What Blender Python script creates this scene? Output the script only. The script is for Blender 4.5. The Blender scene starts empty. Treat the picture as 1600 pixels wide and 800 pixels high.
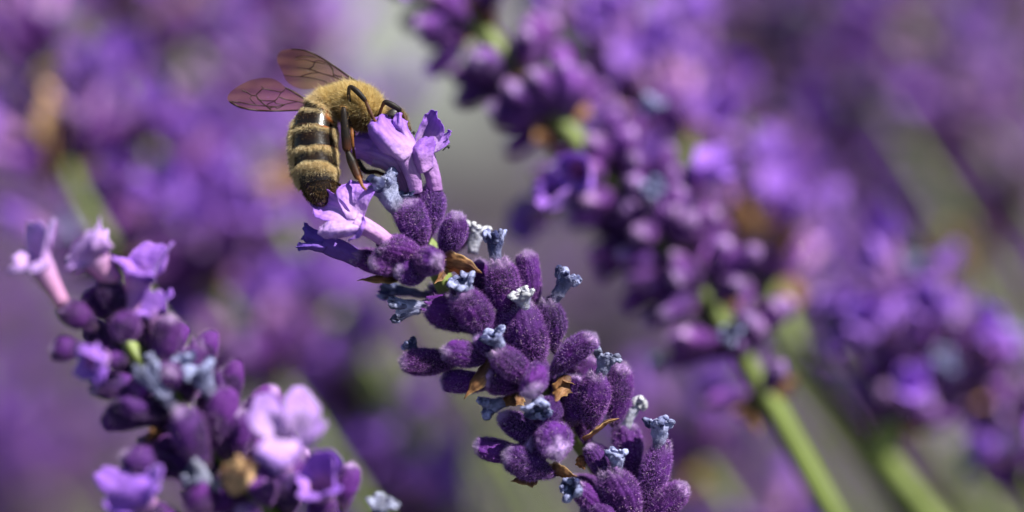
import bpy, math, random
import numpy as np
from mathutils import Vector, Matrix, Quaternion, Euler
rng = np.random.default_rng(7)
random.seed(7)
sc = bpy.context.scene
MM = 0.001

# ------------------------------------------------------------------ camera, sky, sun, exposure
PXMM = 18.0                 # photograph pixels (1600 wide) per millimetre at the plane of focus
LENS = 100.0
DIST = (1600 / PXMM) * LENS / 36.0          # mm, camera to plane of focus
PITCH = 70.0
cam_d = bpy.data.cameras.new('camera'); cam = bpy.data.objects.new('camera', cam_d)
sc.collection.objects.link(cam); sc.camera = cam
cam.location = (0, 0, 0.52); cam.rotation_euler = (math.radians(PITCH), 0, 0)
cam_d.lens = LENS; cam_d.sensor_width = 36; cam_d.clip_start = 0.01; cam_d.clip_end = 300
cam_d.dof.use_dof = True; cam_d.dof.focus_distance = (DIST - 1.2) * MM; cam_d.dof.aperture_fstop = 5.6
CR = Euler((math.radians(PITCH), 0, 0)).to_matrix()
CRn = np.array(CR)
CAM = np.array((0, 0, 520.0))
ORG = CAM + CRn @ np.array((0, 0, -DIST))

to_sun_cam = Vector((0.55, 0.73, 0.43)).normalized()      # right, up, towards the camera
to_sun = CR @ to_sun_cam
elev = math.asin(to_sun.z); azim = math.atan2(to_sun.x, to_sun.y)
w = bpy.data.worlds.new('World'); sc.world = w; w.use_nodes = True
nt = w.node_tree; bg = nt.nodes['Background']
sky = nt.nodes.new('ShaderNodeTexSky'); sky.sky_type = 'NISHITA'; sky.sun_disc = False
sky.sun_elevation = elev; sky.sun_rotation = azim
nt.links.new(sky.outputs[0], bg.inputs[0]); bg.inputs[1].default_value = 0.05
sun_d = bpy.data.lights.new('sun', 'SUN'); sun_d.energy = 5.0; sun_d.angle = math.radians(0.53); sun_d.color = (1, .955, .88)
sun = bpy.data.objects.new('sun', sun_d); sc.collection.objects.link(sun)
sun.rotation_euler = to_sun.to_track_quat('Z', 'Y').to_euler(); sun.location = (0.5, -0.5, 2)
sc.view_settings.view_transform = 'Standard'; sc.view_settings.look = 'None'
sc.view_settings.gamma = 1; sc.view_settings.exposure = 0.85
sc.cycles.max_bounces = 8; sc.cycles.transparent_max_bounces = 24

# ------------------------------------------------------------------ helpers
def P(px, py, z=0.0):
    """a point seen at photograph pixel (px, py), z mm nearer than the plane of focus, in the camera-aligned frame (mm)"""
    k = (DIST - z) / DIST
    return np.array(((px - 800) / PXMM * k, (400 - py) / PXMM * k, z))
def S(px, z=0.0):
    return px / PXMM * (DIST - z) / DIST
def Wd(p):                                   # camera-aligned mm -> world metres
    return (ORG + CRn @ np.asarray(p, float)) * MM
def Loc(pw):                                 # world mm -> camera-aligned mm
    return CRn.T @ (np.asarray(pw, float) - ORG)

def link(o): sc.collection.objects.link(o); return o
def thing(name, label, cat, base, group=None):
    o = bpy.data.objects.new(name, None); link(o)
    o.empty_display_size = 0.002
    o.location = Wd(base); o.rotation_euler = (math.radians(PITCH), 0, 0)
    o['label'] = label; o['category'] = cat
    if group: o['group'] = group
    return o
def mesh(name, V, F, mats, midx=None, col=None, smooth=True):
    V = np.asarray(V, float) * MM
    me = bpy.data.meshes.new(name)
    if not isinstance(F, (list, tuple)): F = [F]
    F = [np.asarray(f, int) for f in F if len(f)]
    me.vertices.add(len(V)); me.vertices.foreach_set('co', V.ravel())
    loops = np.concatenate([f.ravel() for f in F])
    tot = np.concatenate([np.full(len(f), f.shape[1]) for f in F])
    start = np.concatenate([[0], np.cumsum(tot)[:-1]])
    me.loops.add(len(loops)); me.loops.foreach_set('vertex_index', loops.astype(np.int32))
    me.polygons.add(len(tot)); me.polygons.foreach_set('loop_start', start.astype(np.int32))
    me.polygons.foreach_set('use_smooth', np.full(len(tot), smooth))
    if midx is not None: me.polygons.foreach_set('material_index', np.asarray(midx, np.int32))
    for m in (mats if isinstance(mats, (list, tuple)) else [mats]): me.materials.append(m)
    if col is not None:
        a = me.color_attributes.new('Col', 'FLOAT_COLOR', 'POINT')
        c = np.ones((len(V), 4)); c[:, :3] = col
        a.data.foreach_set('color', c.ravel())
    me.update(calc_edges=True); me.validate()
    return me
def obj(name, me, parent, loc=(0, 0, 0), quat=None, scale=None, stuff=False):
    o = bpy.data.objects.new(name, me); link(o); o.parent = parent
    o.location = np.asarray(loc, float) * MM
    if quat is not None: o.rotation_mode = 'QUATERNION'; o.rotation_quaternion = quat
    if scale is not None: o.scale = scale
    if stuff: o['kind'] = 'stuff'
    return o

class Noise:                                  # smooth noise from random plane waves
    def __init__(s, seed, n=14):
        r = np.random.default_rng(seed); s.k = r.normal(size=(n, 3)); s.k /= np.linalg.norm(s.k, axis=1)[:, None]
        s.k *= r.uniform(.6, 1.6, n)[:, None]; s.p = r.uniform(0, 6.28, n); s.n = n
    def __call__(s, X, f=1.0):
        return np.sin(X @ (s.k.T * f) + s.p).sum(-1) / math.sqrt(s.n)
def fbm(seed, X, f, o=3):
    return sum(Noise(seed + i)(X, f * 2.1 ** i) * .5 ** i for i in range(o)) * .6

def grid_faces(nv, nu, wrap=True, off=0):
    i = np.arange(nv - 1)[:, None]; j = np.arange(nu if wrap else nu - 1)[None, :]
    a = i * nu + j; b = i * nu + (j + 1) % nu
    return np.stack([a, b, b + nu, a + nu], -1).reshape(-1, 4) + off
def grid_normals(G, wrap=True):
    du = (np.roll(G, -1, 1) - np.roll(G, 1, 1)) if wrap else np.gradient(G, axis=1)
    dv = np.gradient(G, axis=0); n = np.cross(du, dv)
    return n / (np.linalg.norm(n, axis=2)[..., None] + 1e-9)
def catmull(C, n):
    """C (k, d) control points -> n samples"""
    C = np.asarray(C, float); k = len(C)
    E = np.vstack([2 * C[0] - C[1], C, 2 * C[-1] - C[-2]])
    u = np.linspace(0, k - 1, n); i = np.minimum(u.astype(int), k - 2); t = (u - i)[:, None]
    p0, p1, p2, p3 = E[i], E[i + 1], E[i + 2], E[i + 3]
    return .5 * (2 * p1 + (p2 - p0) * t + (2 * p0 - 5 * p1 + 4 * p2 - p3) * t ** 2 + (3 * p1 - p0 - 3 * p2 + p3) * t ** 3)
def frames(C):
    T = np.gradient(C, axis=0); T /= np.linalg.norm(T, axis=1)[:, None] + 1e-9
    ref = np.array((0, 0, 1.)) if abs(T[0][2]) < .8 else np.array((0, 1., 0))
    A = np.cross(T, ref); A /= np.linalg.norm(A, axis=1)[:, None] + 1e-9
    B = np.cross(A, T)
    return T, A, B
def tube(C, R, nu=16, ky=1.0, cap=True, rf=None):
    """swept tube through centres C with radii R; returns grid (n, nu, 3)"""
    T, A, B = frames(C); ph = np.linspace(0, 2 * math.pi, nu, endpoint=False)
    R = np.asarray(R, float)[:, None] * np.ones((1, nu))
    if rf is not None: R = R * rf
    G = C[:, None] + R[..., None] * (np.cos(ph)[None, :, None] * A[:, None] + np.sin(ph)[None, :, None] * B[:, None] * ky)
    if cap:
        G = np.concatenate([np.repeat(C[:1, None], nu, 1), G, np.repeat(C[-1:, None], nu, 1)])
    return G
def hairs(G, n, length, width, lean=None, spread=.45, curl=.25, wrap=True, w=None, seg=1, seed=3, lift=1.0):
    """hair strips rising from a grid surface; length/w may be per-vertex grids; returns V, tris, base index"""
    r = np.random.default_rng(seed)
    nv, nu = G.shape[:2]; N = grid_normals(G, wrap)
    du = np.roll(G, -1, 1) - G; dv = np.zeros_like(G); dv[:-1] = G[1:] - G[:-1]
    area = np.linalg.norm(np.cross(du, dv), axis=2); area[-1] = 0
    if not wrap: area[:, -1] = 0
    pr = area * (1 if w is None else w); pr = (pr / pr.sum()).ravel()
    idx = r.choice(nv * nu, n, p=pr); i, j = np.divmod(idx, nu)
    a, b = r.random((2, n, 1)); P0 = G[i, j] + du[i, j] * a + dv[i, j] * b
    Nn = N[i, j]
    Ls = (length if np.isscalar(length) else length[i, j]) * r.uniform(.5, 1.3, n) * (1 + .5 * (r.random(n) > .93))
    D = Nn * lift + r.normal(size=(n, 3)) * spread
    if lean is not None: D = D + (lean[i, j] if lean.ndim == 3 else lean)
    D /= np.linalg.norm(D, axis=1)[:, None]
    side = np.cross(D, r.normal(size=(n, 3))); side /= np.linalg.norm(side, axis=1)[:, None] + 1e-9
    ws = width * r.uniform(.7, 1.3, n)[:, None]
    L = Ls[:, None]; bend = np.cross(D, side) * curl * L
    if seg == 1:
        V = np.stack([P0 - side * ws / 2, P0 + side * ws / 2, P0 + D * L + bend], 1).reshape(-1, 3)
        F = np.arange(3 * n).reshape(-1, 3); k = 3
    else:
        m = P0 + D * L * .55 + bend * .2
        V = np.stack([P0 - side * ws / 2, P0 + side * ws / 2, m + side * ws * .4, m - side * ws * .4, P0 + D * L + bend], 1).reshape(-1, 3)
        b5 = np.arange(n)[:, None] * 5
        F = np.concatenate([b5 + [0, 1, 2], b5 + [0, 2, 3], b5 + [3, 2, 4]]); k = 5
    return V, F, (i, j), k

# ------------------------------------------------------------------ materials
def mat(name, color=None, rough=.5, attr=False, sheen=0, sheen_tint=(1, 1, 1), trans=0, spec=.5, var=0, noise=None, bump=None, emit=None, hue=0, trans_tint=None, coat=0):
    m = bpy.data.materials.new(name); m.use_nodes = True; t = m.node_tree; N = t.nodes; L = t.links
    b = N['Principled BSDF']; out = N['Material Output']
    b.inputs['Roughness'].default_value = rough; b.inputs['Specular IOR Level'].default_value = spec
    b.inputs['Sheen Weight'].default_value = sheen; b.inputs['Sheen Tint'].default_value = (*sheen_tint, 1); b.inputs['Sheen Roughness'].default_value = .4
    b.inputs['Coat Weight'].default_value = coat
    if attr:
        a = N.new('ShaderNodeVertexColor'); a.layer_name = 'Col'; c = a.outputs[0]
    else:
        a = N.new('ShaderNodeRGB'); a.outputs[0].default_value = (*color, 1); c = a.outputs[0]
    tc = N.new('ShaderNodeTexCoord')
    if noise:
        sc_, lo, hi = noise
        n = N.new('ShaderNodeTexNoise'); n.inputs['Scale'].default_value = sc_; n.inputs['Detail'].default_value = 5
        L.new(tc.outputs['Object'], n.inputs['Vector'])
        mr = N.new('ShaderNodeMapRange'); mr.inputs[1].default_value = .3; mr.inputs[2].default_value = .7; mr.inputs[3].default_value = lo; mr.inputs[4].default_value = hi
        L.new(n.outputs[0], mr.inputs[0])
        h = N.new('ShaderNodeHueSaturation'); L.new(c, h.inputs['Color']); L.new(mr.outputs[0], h.inputs['Value']); c = h.outputs[0]
    if var or hue:
        oi = N.new('ShaderNodeObjectInfo'); h = N.new('ShaderNodeHueSaturation'); L.new(c, h.inputs['Color'])
        mr = N.new('ShaderNodeMapRange'); mr.inputs[3].default_value = 1 - var; mr.inputs[4].default_value = 1 + var
        L.new(oi.outputs['Random'], mr.inputs[0]); L.new(mr.outputs[0], h.inputs['Value'])
        mm = N.new('ShaderNodeMath'); mm.operation = 'MULTIPLY'; mm.inputs[1].default_value = 7.31; L.new(oi.outputs['Random'], mm.inputs[0])
        fr = N.new('ShaderNodeMath'); fr.operation = 'FRACT'; L.new(mm.outputs[0], fr.inputs[0])
        m2 = N.new('ShaderNodeMapRange'); m2.inputs[3].default_value = .5 - hue; m2.inputs[4].default_value = .5 + hue
        L.new(fr.outputs[0], m2.inputs[0]); L.new(m2.outputs[0], h.inputs['Hue']); c = h.outputs[0]
    L.new(c, b.inputs['Base Color'])
    if bump:
        n = N.new('ShaderNodeTexNoise'); n.inputs['Scale'].default_value = bump[0]; n.inputs['Detail'].default_value = 4
        L.new(tc.outputs['Object'], n.inputs['Vector'])
        bp = N.new('ShaderNodeBump'); bp.inputs['Strength'].default_value = bump[1]; bp.inputs['Distance'].default_value = bump[2]
        L.new(n.outputs[0], bp.inputs['Height']); L.new(bp.outputs[0], b.inputs['Normal'])
    if trans:
        tr = N.new('ShaderNodeBsdfTranslucent'); mx = N.new('ShaderNodeMixShader'); mx.inputs[0].default_value = trans
        if trans_tint:
            mc = N.new('ShaderNodeMix'); mc.data_type = 'RGBA'; mc.blend_type = 'MULTIPLY'; mc.inputs[0].default_value = 1
            L.new(c, mc.inputs[6]); mc.inputs[7].default_value = (*trans_tint, 1); L.new(mc.outputs[2], tr.inputs[0])
        else: L.new(c, tr.inputs[0])
        L.new(b.outputs[0], mx.inputs[1]); L.new(tr.outputs[0], mx.inputs[2]); L.new(mx.outputs[0], out.inputs[0])
    return m
M = {}
M['calyx'] = mat('calyx_velvet', attr=True, rough=.75, sheen=.15, sheen_tint=(.75, .5, 1), var=.3, hue=.012, noise=(900, .65, 1.35), bump=(2600, .5, .0002), spec=.3)
M['fuzz'] = mat('calyx_hair', attr=True, rough=.6, trans=.3, var=.2, hue=.012)
M['gland'] = mat('oil_gland', (.85, .62, .72), rough=.12, spec=.8)
M['petal'] = mat('petal', attr=True, rough=.6, trans=.33, sheen=.2, sheen_tint=(.9, .8, 1), noise=(700, .86, 1.12), bump=(1600, .7, .0003), spec=.35, var=.1)
M['dried'] = mat('withered_corolla', attr=True, rough=.85, trans=.12, noise=(1500, .6, 1.35), bump=(3500, .7, .0002), var=.15)
M['bract'] = mat('papery_bract', attr=True, rough=.6, trans=.35, noise=(900, .55, 1.4), bump=(1800, .6, .0002))
M['stem'] = mat('stem_green', (.18, .24, .05), rough=.55, trans=.0, noise=(110, .6, 1.25), sheen=.3, bump=(1500, .4, .0002), var=.15)
M['leaf'] = mat('leaf_greygreen', (.035, .045, .022), rough=.6, trans=.2, noise=(60, .7, 1.2))
M['cuticle'] = mat('bee_cuticle', attr=True, rough=.27, spec=.38, bump=(4000, .35, .00006), noise=(1200, .7, 1.3))
M['leg'] = mat('bee_leg_cuticle', attr=True, rough=.5, spec=.2)
M['fur'] = mat('bee_fur', attr=True, rough=.45, trans=.5)
M['eye'] = mat('compound_eye', (.012, .008, .008), rough=.5, bump=(14000, .4, .00005), spec=.7)
M['vein'] = mat('wing_vein', (.025, .008, .005), rough=.5, spec=.3)
# wing membrane: thin tinted film
m = bpy.data.materials.new('wing_membrane'); m.use_nodes = True; t = m.node_tree; N = t.nodes; L = t.links
b = N['Principled BSDF']; b.inputs['Base Color'].default_value = (.21, .10, .05, 1); b.inputs['Roughness'].default_value = .22
tp = N.new('ShaderNodeBsdfTransparent'); tp.inputs[0].default_value = (.85, .67, .46, 1)
mx = N.new('ShaderNodeMixShader'); tc = N.new('ShaderNodeTexCoord'); n = N.new('ShaderNodeTexNoise'); n.inputs['Scale'].default_value = 500
L.new(tc.outputs['Object'], n.inputs['Vector']); mr = N.new('ShaderNodeMapRange'); mr.inputs[3].default_value = .10; mr.inputs[4].default_value = .26
L.new(n.outputs[0], mr.inputs[0]); L.new(mr.outputs[0], mx.inputs[0]); L.new(tp.outputs[0], mx.inputs[1]); L.new(b.outputs[0], mx.inputs[2])
L.new(mx.outputs[0], N['Material Output'].inputs[0])
bp = N.new('ShaderNodeBump'); bp.inputs['Strength'].default_value = .3; bp.inputs['Distance'].default_value = .00005; n2 = N.new('ShaderNodeTexNoise'); n2.inputs['Scale'].default_value = 1500
L.new(tc.outputs['Object'], n2.inputs['Vector']); L.new(n2.outputs[0], bp.inputs['Height']); L.new(bp.outputs[0], b.inputs['Normal'])
M['wing'] = m
# ground: grey gravelly soil
m = bpy.data.materials.new('grey_soil'); m.use_nodes = True; t = m.node_tree; N = t.nodes; L = t.links
b = N['Principled BSDF']; b.inputs['Roughness'].default_value = .9
tc = N.new('ShaderNodeTexCoord'); v = N.new('ShaderNodeTexVoronoi'); v.inputs['Scale'].default_value = 60; n = N.new('ShaderNodeTexNoise'); n.inputs['Scale'].default_value = 3
L.new(tc.outputs['Object'], v.inputs['Vector']); L.new(tc.outputs['Object'], n.inputs['Vector'])
cr = N.new('ShaderNodeValToRGB'); cr.color_ramp.elements[0].color = (.022, .016, .024, 1); cr.color_ramp.elements[1].color = (.062, .050, .062, 1)
mm = N.new('ShaderNodeMix'); mm.data_type = 'FLOAT'; mm.inputs[0].default_value = .5; L.new(v.outputs['Color'], mm.inputs[2]); L.new(n.outputs[0], mm.inputs[3])
L.new(mm.outputs[0], cr.inputs[0]); L.new(cr.outputs[0], b.inputs['Base Color'])
bp = N.new('ShaderNodeBump'); bp.inputs['Strength'].default_value = .8; bp.inputs['Distance'].default_value = .01; L.new(v.outputs['Distance'], bp.inputs['Height']); L.new(bp.outputs[0], b.inputs['Normal'])
M['soil'] = m

# ------------------------------------------------------------------ setting
n = 90; xs = np.linspace(-30000, 30000, n); xs = np.sign(xs) * (np.abs(xs) / 30000) ** 2.2 * 30000
X, Y = np.meshgrid(xs, xs + 1500)
Z = fbm(50, np.stack([X, Y, X * 0], -1), .012, 3) * 14; Z = Z - Z.max()
G = np.stack([X, Y, Z], -1)
me = mesh('ground', G.reshape(-1, 3), grid_faces(n, n, False), M['soil'])
g = bpy.data.objects.new('ground', me); link(g); g['kind'] = 'structure'
M['gravel'] = mat('pale_gravel', (.20, .215, .195), rough=.9, noise=(40, .6, 1.3), bump=(90, .8, .006))
def on_ground(px, py):
    d = CRn @ (P(px, py) - np.array((0, 0, DIST))); return CAM + d * (CAM[2] / -d[2])
a_, b_ = on_ground(560, -20), on_ground(690, 170); d_ = (a_ - b_) / np.linalg.norm(a_ - b_); s_ = np.array((d_[1], -d_[0], 0)); d_[2] = 0
tl = np.linspace(-60, 12000, 120)[:, None, None]; ul = np.linspace(-1, 1, 9)[None, :, None]
G = b_ + d_ * tl + s_ * ul * 62 * (1 + .12 * np.sin(tl / 90)); G[..., 2] = 6
me = mesh('path', G.reshape(-1, 3), grid_faces(120, 9, False), M['gravel']); g = bpy.data.objects.new('path', me); link(g); g['kind'] = 'structure'

# ------------------------------------------------------------------ lavender floret pieces (unit shapes: axis +Z)
def lerp(a, b, t): return a + (b - a) * t
def sstep(a, b, x): t = np.clip((x - a) / (b - a), 0, 1); return t * t * (3 - 2 * t)
CL, CW = 5.5, 2.7
def calyx_grid(seed, nu, nv, closed, rib=1.0):
    t = np.linspace(0, 1, nv); ph = np.linspace(0, 2 * math.pi, nu, endpoint=False)
    if closed: prof = np.interp(t, [0, .06, .2, .42, .64, .82, .92, .975, 1], [.0, .30, .56, .88, 1, .90, .68, .40, .0])
    else: prof = np.interp(t, [0, .06, .2, .42, .64, .82, .93, 1], [.0, .30, .58, .90, 1, .86, .66, .46])
    prof = prof ** np.random.default_rng(seed).uniform(.85, 1.3)
    k = np.ones(5) / 5 if nv > 30 else np.ones(1)
    if nv > 30:
        q = np.pad(prof, 2, 'edge'); q2 = np.convolve(q, k, 'valid'); q2[0] = 0; q2[-1] = prof[-1]; prof = q2
    r = prof[:, None] * CW / 2 * np.ones((1, nu))
    T, PH = np.meshgrid(t, ph, indexing='ij')
    r = r * (1 + rib * .06 * (np.abs(np.cos(6.5 * PH + .4 * seed)) - .5) * sstep(.05, .25, T) * (1 - sstep(.85, 1, T)))
    if closed: r = r * (1 + .26 * np.cos(4 * PH + seed) * sstep(.78, .95, T))
    zz = T * CL + .18 * np.cos(5 * PH + seed) * sstep(.88, 1, T) * (0 if closed else 1)
    rs = np.random.default_rng(seed); bx, by = rs.normal(size=2) * .42
    G = np.stack([r * np.cos(PH) + bx * T ** 2, r * np.sin(PH) * .92 + by * T ** 2, zz], -1)
    if nv > 30:
        G = G + grid_normals(G) * (fbm(seed, G, 1.6, 4) * .075)[..., None] * sstep(0, .1, T)[..., None]
    if nv > 30 and not closed: G[-6:] += grid_normals(G)[-6:] * (.10 * np.cos(5 * ph + seed))[None, :, None] * np.linspace(0, 1, 6)[:, None, None]
    if not closed:                                       # turn the rim inwards
        c = G[-1].mean(0); inner = [c + (G[-1] - c) * s_ + [0, 0, -d_] for s_, d_ in ((.9, .02), (.8, .3), (.7, .9))]
        G = np.concatenate([G, np.array(inner)]); T = np.concatenate([T, np.ones((3, nu)) * .9])
    return G, T
def calyx_mesh(name, seed, nu, nv, closed, fuzz=0, light=0):
    G, T = calyx_grid(seed, nu, nv, closed)
    nz = fbm(seed + 9, G, 1.2, 3)[..., None]
    base = lerp(np.array((.066, .008, .132)), np.array((.30, .09, .46)), light); deep = lerp(np.array((.012, .0015, .034)), np.array((.10, .02, .20)), light); foot = np.array((.09, .06, .075)); pale = np.array((.50, .33, .62))
    c = lerp(base, deep, np.clip(.5 + nz * 1.5 + .2 - .4 * np.abs(np.cos(6.5 * np.linspace(0, 2 * math.pi, nu, endpoint=False) + .4 * seed))[None, :, None], 0, 1)); c = lerp(foot, c, sstep(0, .25, T)[..., None])
    c = lerp(c, pale, (sstep(.84, .97, T)[..., None] * np.clip(.55 + nz, 0, 1) * (1 if closed else .5)))
    me = mesh(name, G.reshape(-1, 3), grid_faces(*G.shape[:2]), M['calyx'], col=c.reshape(-1, 3))
    fm = None
    if fuzz:
        lean = np.array((0, 0, .35))
        hl = .30 + .08 * sstep(.82, .96, T) * closed
        V, F, (i, j), k = hairs(G, fuzz, hl, .021, lean=lean, spread=.5, seed=seed, w=(.7 + .8 * np.abs(np.cos(6.5 * np.linspace(0, 2 * math.pi, nu, endpoint=False) + .4 * seed))[None] ** 2) * np.clip(1 + nz[..., 0] * 1.2, .15, 3))
        tt = T[i, j][:, None]; rr = rng.random((len(i), 1))
        hc = lerp(np.array((.11, .011, .20)), np.array((.66, .31, .95)), rr ** 2.0)
        hc = lerp(hc, np.array((.80, .70, .86)), sstep(.86, .98, tt) * .5)
        hc = lerp(hc, np.array((.85, .72, .85)), (rng.random((len(i), 1)) > .965) * .9)
        hc = np.repeat(hc, k, 0)
        # oil glands: tiny beads between the hairs
        ng = 70; jj = rng.integers(0, G.shape[1], ng); ii = rng.integers(3, int(G.shape[0] * .8), ng)
        N = grid_normals(G); c0 = G[ii, jj] + N[ii, jj] * .05; rad = rng.uniform(.02, .045, ng)[:, None, None]
        o8 = np.array([(1, 0, 0), (-1, 0, 0), (0, 1, 0), (0, -1, 0), (0, 0, 1), (0, 0, -1)], float)
        f8 = np.array([(0, 2, 4), (2, 1, 4), (1, 3, 4), (3, 0, 4), (2, 0, 5), (1, 2, 5), (3, 1, 5), (0, 3, 5)])
        GV = (c0[:, None] + o8[None] * rad).reshape(-1, 3); GF = (np.arange(ng)[:, None, None] * 6 + f8[None]).reshape(-1, 3) + len(V)
        fm = mesh(name + '_hair', np.vstack([V, GV]), np.vstack([F, GF]), [M['fuzz'], M['gland']],
                  midx=np.r_[np.zeros(len(F)), np.ones(len(GF))], col=np.vstack([hc, np.full((len(GV), 3), .7)]), smooth=False)
    return me, fm
HERO = {c: [calyx_mesh('calyx', s + (0 if c else 40), 104, 60, c, fuzz=8500) for s in range(7)] for c in (True, False)}
MIDC = {c: [calyx_mesh('calyx', s + (80 if c else 120), 40, 34, c, fuzz=2200, light=.06) for s in range(3)] for c in (True, False)}
MIDR = {c: [calyx_mesh('calyx', s + (200 if c else 220), 40, 34, c, fuzz=900, light=.5) for s in range(3)] for c in (True, False)}
LOWC = {c: [calyx_mesh('calyx', s + 160, 16, 12, c, light=.2) for s in range(3)] for c in (True, False)}

def corolla_mesh(name, seed, pale=0, deep=0, tube_len=3.2, r0=.55, r1=.95, lobes=None, nu=80, nt=16, dried=False, tint=0.0, low=False):
    """tube with a lobed limb; two upper lobes and three lower ones"""
    rs = np.random.default_rng(seed)
    if low: nu, nt = 40, 8
    if lobes is None:
        lobes = [(58, 64, 2.9, 1.45, 38), (122, 64, 2.9, 1.45, 38), (202, 76, 1.8, .95, 95), (270, 72, 2.1, 1.05, 120), (338, 76, 1.8, .95, 95)]
        lobes = [(a, ww, l * rs.uniform(.85, 1.15), h * rs.uniform(.9, 1.15), b_ + rs.normal() * 22) for a, ww, l, h, b_ in lobes]
    ph = np.linspace(0, 360, nu, endpoint=False)
    n1 = max(5, nt // 2)
    rows = []
    for t in np.linspace(0, 1, n1):
        r = lerp(r0, r1, t ** 1.5); rows.append(np.stack([r * np.cos(np.radians(ph)), r * np.sin(np.radians(ph)), np.full(nu, t * tube_len)], -1))
    B = rows[-1].copy()
    cen = np.array([l[0] for l in lobes]); dif = (ph[:, None] - cen[None] + 180) % 360 - 180
    li = np.argmin(np.abs(dif) / np.array([l[1] for l in lobes])[None], 1)
    limb = []
    for t in np.linspace(0, 1, nt)[1:]:
        row = np.zeros((nu, 3))
        for q in range(nu):
            a, ww, ln, hw, be = lobes[li[q]]; s = np.clip(dif[q, li[q]] / (ww / 2), -1, 1)
            ell = ln * (.10 + .90 * max(0, 1 - abs(s) ** 2.6) ** .6) * (1 - .10 * math.exp(-(s / .25) ** 2))
            be_ = math.radians(be); th = be_ * t
            if abs(be_) < 1e-3: R_, A_ = 0, t * ell
            else: R_, A_ = ell / be_ * (1 - math.cos(th)), ell / be_ * math.sin(th)
            ca, sa = math.cos(math.radians(a)), math.sin(math.radians(a))
            lat = np.array((-sa, ca, 0)) * s * max(0, hw - r1 * math.sin(math.radians(ww / 2))) * sstep(0, .6, t)
            rad = np.array((ca, sa, 0))
            nrm = rad * math.cos(th) - np.array((0, 0, 1)) * math.sin(th)
            row[q] = B[q] + rad * R_ + np.array((0, 0, A_)) + lat - nrm * .28 * s * s * t
        limb.append(row)
    G = np.concatenate([np.array(rows), np.array(limb)])
    tt = np.concatenate([np.linspace(0, .5, n1), .5 + .5 * np.linspace(0, 1, nt)[1:]])
    if dried:
        G = G + (np.stack([fbm(seed + k * 7, G, 2.4, 4) for k in range(3)], -1)) * .30 * (.3 + .9 * sstep(.3, .7, tt))[:, None, None]
        G = G + grid_normals(G) * (fbm(seed + 60, G, 6.0, 3) * .10)[..., None]
    else:
        G = G + (np.stack([fbm(seed + k * 7, G, 1.1, 3) for k in range(3)], -1)) * .24 * (.12 + sstep(.4, 1, tt))[:, None, None]
    T = tt[:, None] * np.ones((1, nu))
    nz = fbm(seed + 3, G, 1.2, 3)[..., None]; ve = (np.abs(np.sin(np.radians(ph) * 11)) ** 6)[None, :, None]
    if dried:
        c = lerp(np.array((.05, .06, .17)), np.array((.36, .38, .60)), np.clip(.35 + nz * .9 + .3 * sstep(.5, .9, T)[..., None], 0, 1)); c = lerp(c, np.array((.16, .12, .22)), (1 - sstep(0, .3, T))[..., None])
        c = lerp(c, np.array((.52, .53, .60)), tint)
    else:
        thr = np.array((.72, .40, .68)); lim = np.array((.46, .21, .80)); edge = np.array((.25, .08, .64))
        c = lerp(thr, lim, sstep(.4, .75, T)[..., None]); c = lerp(c, edge, np.clip(nz * .4 + .15, 0, 1)); c = lerp(c, edge * .8, ve * .35)
        c = c * lerp(np.ones(3), np.array((.55, .42, .70)), deep)
        c = lerp(c, lerp(np.array((.78, .40, .66)), np.array((.62, .42, .84)), T[..., None]), pale)
        c = lerp(c, np.array((.72, .34, .55)), tint * (1 - sstep(.3, .6, T))[..., None])
    V, F = G.reshape(-1, 3), grid_faces(*G.shape[:2]); c = c.reshape(-1, 3)
    if dried:
        Vs, Fs, Cs = [V], [F], [c]; off = len(V); m1, m2 = (9, 10) if low else (26, 24)
        nl = int(rs.integers(4, 8))
        for q in range(nl):
            a = math.radians(q * 360 / nl + rs.normal() * 20); rr = r1 * rs.uniform(.85, 1.25); k = rs.uniform(.55, 1.4)
            p0 = np.array((rr * .8 * math.cos(a), rr * .8 * math.sin(a), tube_len * .9)); rad = np.array((math.cos(a), math.sin(a), 0)); tan = np.array((-math.sin(a), math.cos(a), 0))
            sw = rs.uniform(-.8, .8)
            ctl = [p0, p0 + rad * .15 + np.array((0, 0, .35)) * k, p0 + rad * .28 * k + tan * sw * .5 + np.array((0, 0, .62)) * k, p0 + rad * rs.uniform(-.15, .75) + tan * sw + np.array((0, 0, rs.uniform(.45, .95)))]
            C = catmull(ctl, m1 - 2); Rr = np.interp(np.linspace(0, 1, m1 - 2), [0, .3, .7, 1], [.26, .30, .36, .20]) * rs.uniform(.8, 1.15)
            g = tube(C, Rr, m2, ky=.75); g = g + grid_normals(g) * (fbm(seed + q, g, 4.0, 4) * .10)[..., None]
            zc = fbm(seed + 40 + q, g, 3, 3)[..., None]
            cc = lerp(np.array((.035, .04, .14)), np.array((.36, .39, .66)), np.clip(.5 + zc * 1.3, 0, 1)); cc = lerp(cc, np.array((.62, .63, .66)), tint)
            Vs.append(g.reshape(-1, 3)); Fs.append(grid_faces(*g.shape[:2], off=off)); Cs.append(cc.reshape(-1, 3)); off += g.shape[0] * m2
        hg = G
        me = mesh(name, np.vstack(Vs), np.vstack(Fs), M['dried'], col=np.vstack(Cs)); return me, G
    me = mesh(name, V, F, M['petal'], col=c)
    return me, G
def solid(o, th):
    md = o.modifiers.new('thickness', 'SOLIDIFY'); md.thickness = th * MM; md.offset = 0
def fresh_set(low):
    return [corolla_mesh('corolla', 300 + s, tube_len=2.6, tint=.3 * s / 3, low=low, deep=.6 * low)[0] for s in range(4)] + ([] if low else [corolla_mesh('corolla', 320 + s, pale=.85, tube_len=2.6, tint=.35)[0] for s in range(2)])
FRESH, FRESHLOW = fresh_set(False), fresh_set(True)
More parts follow.
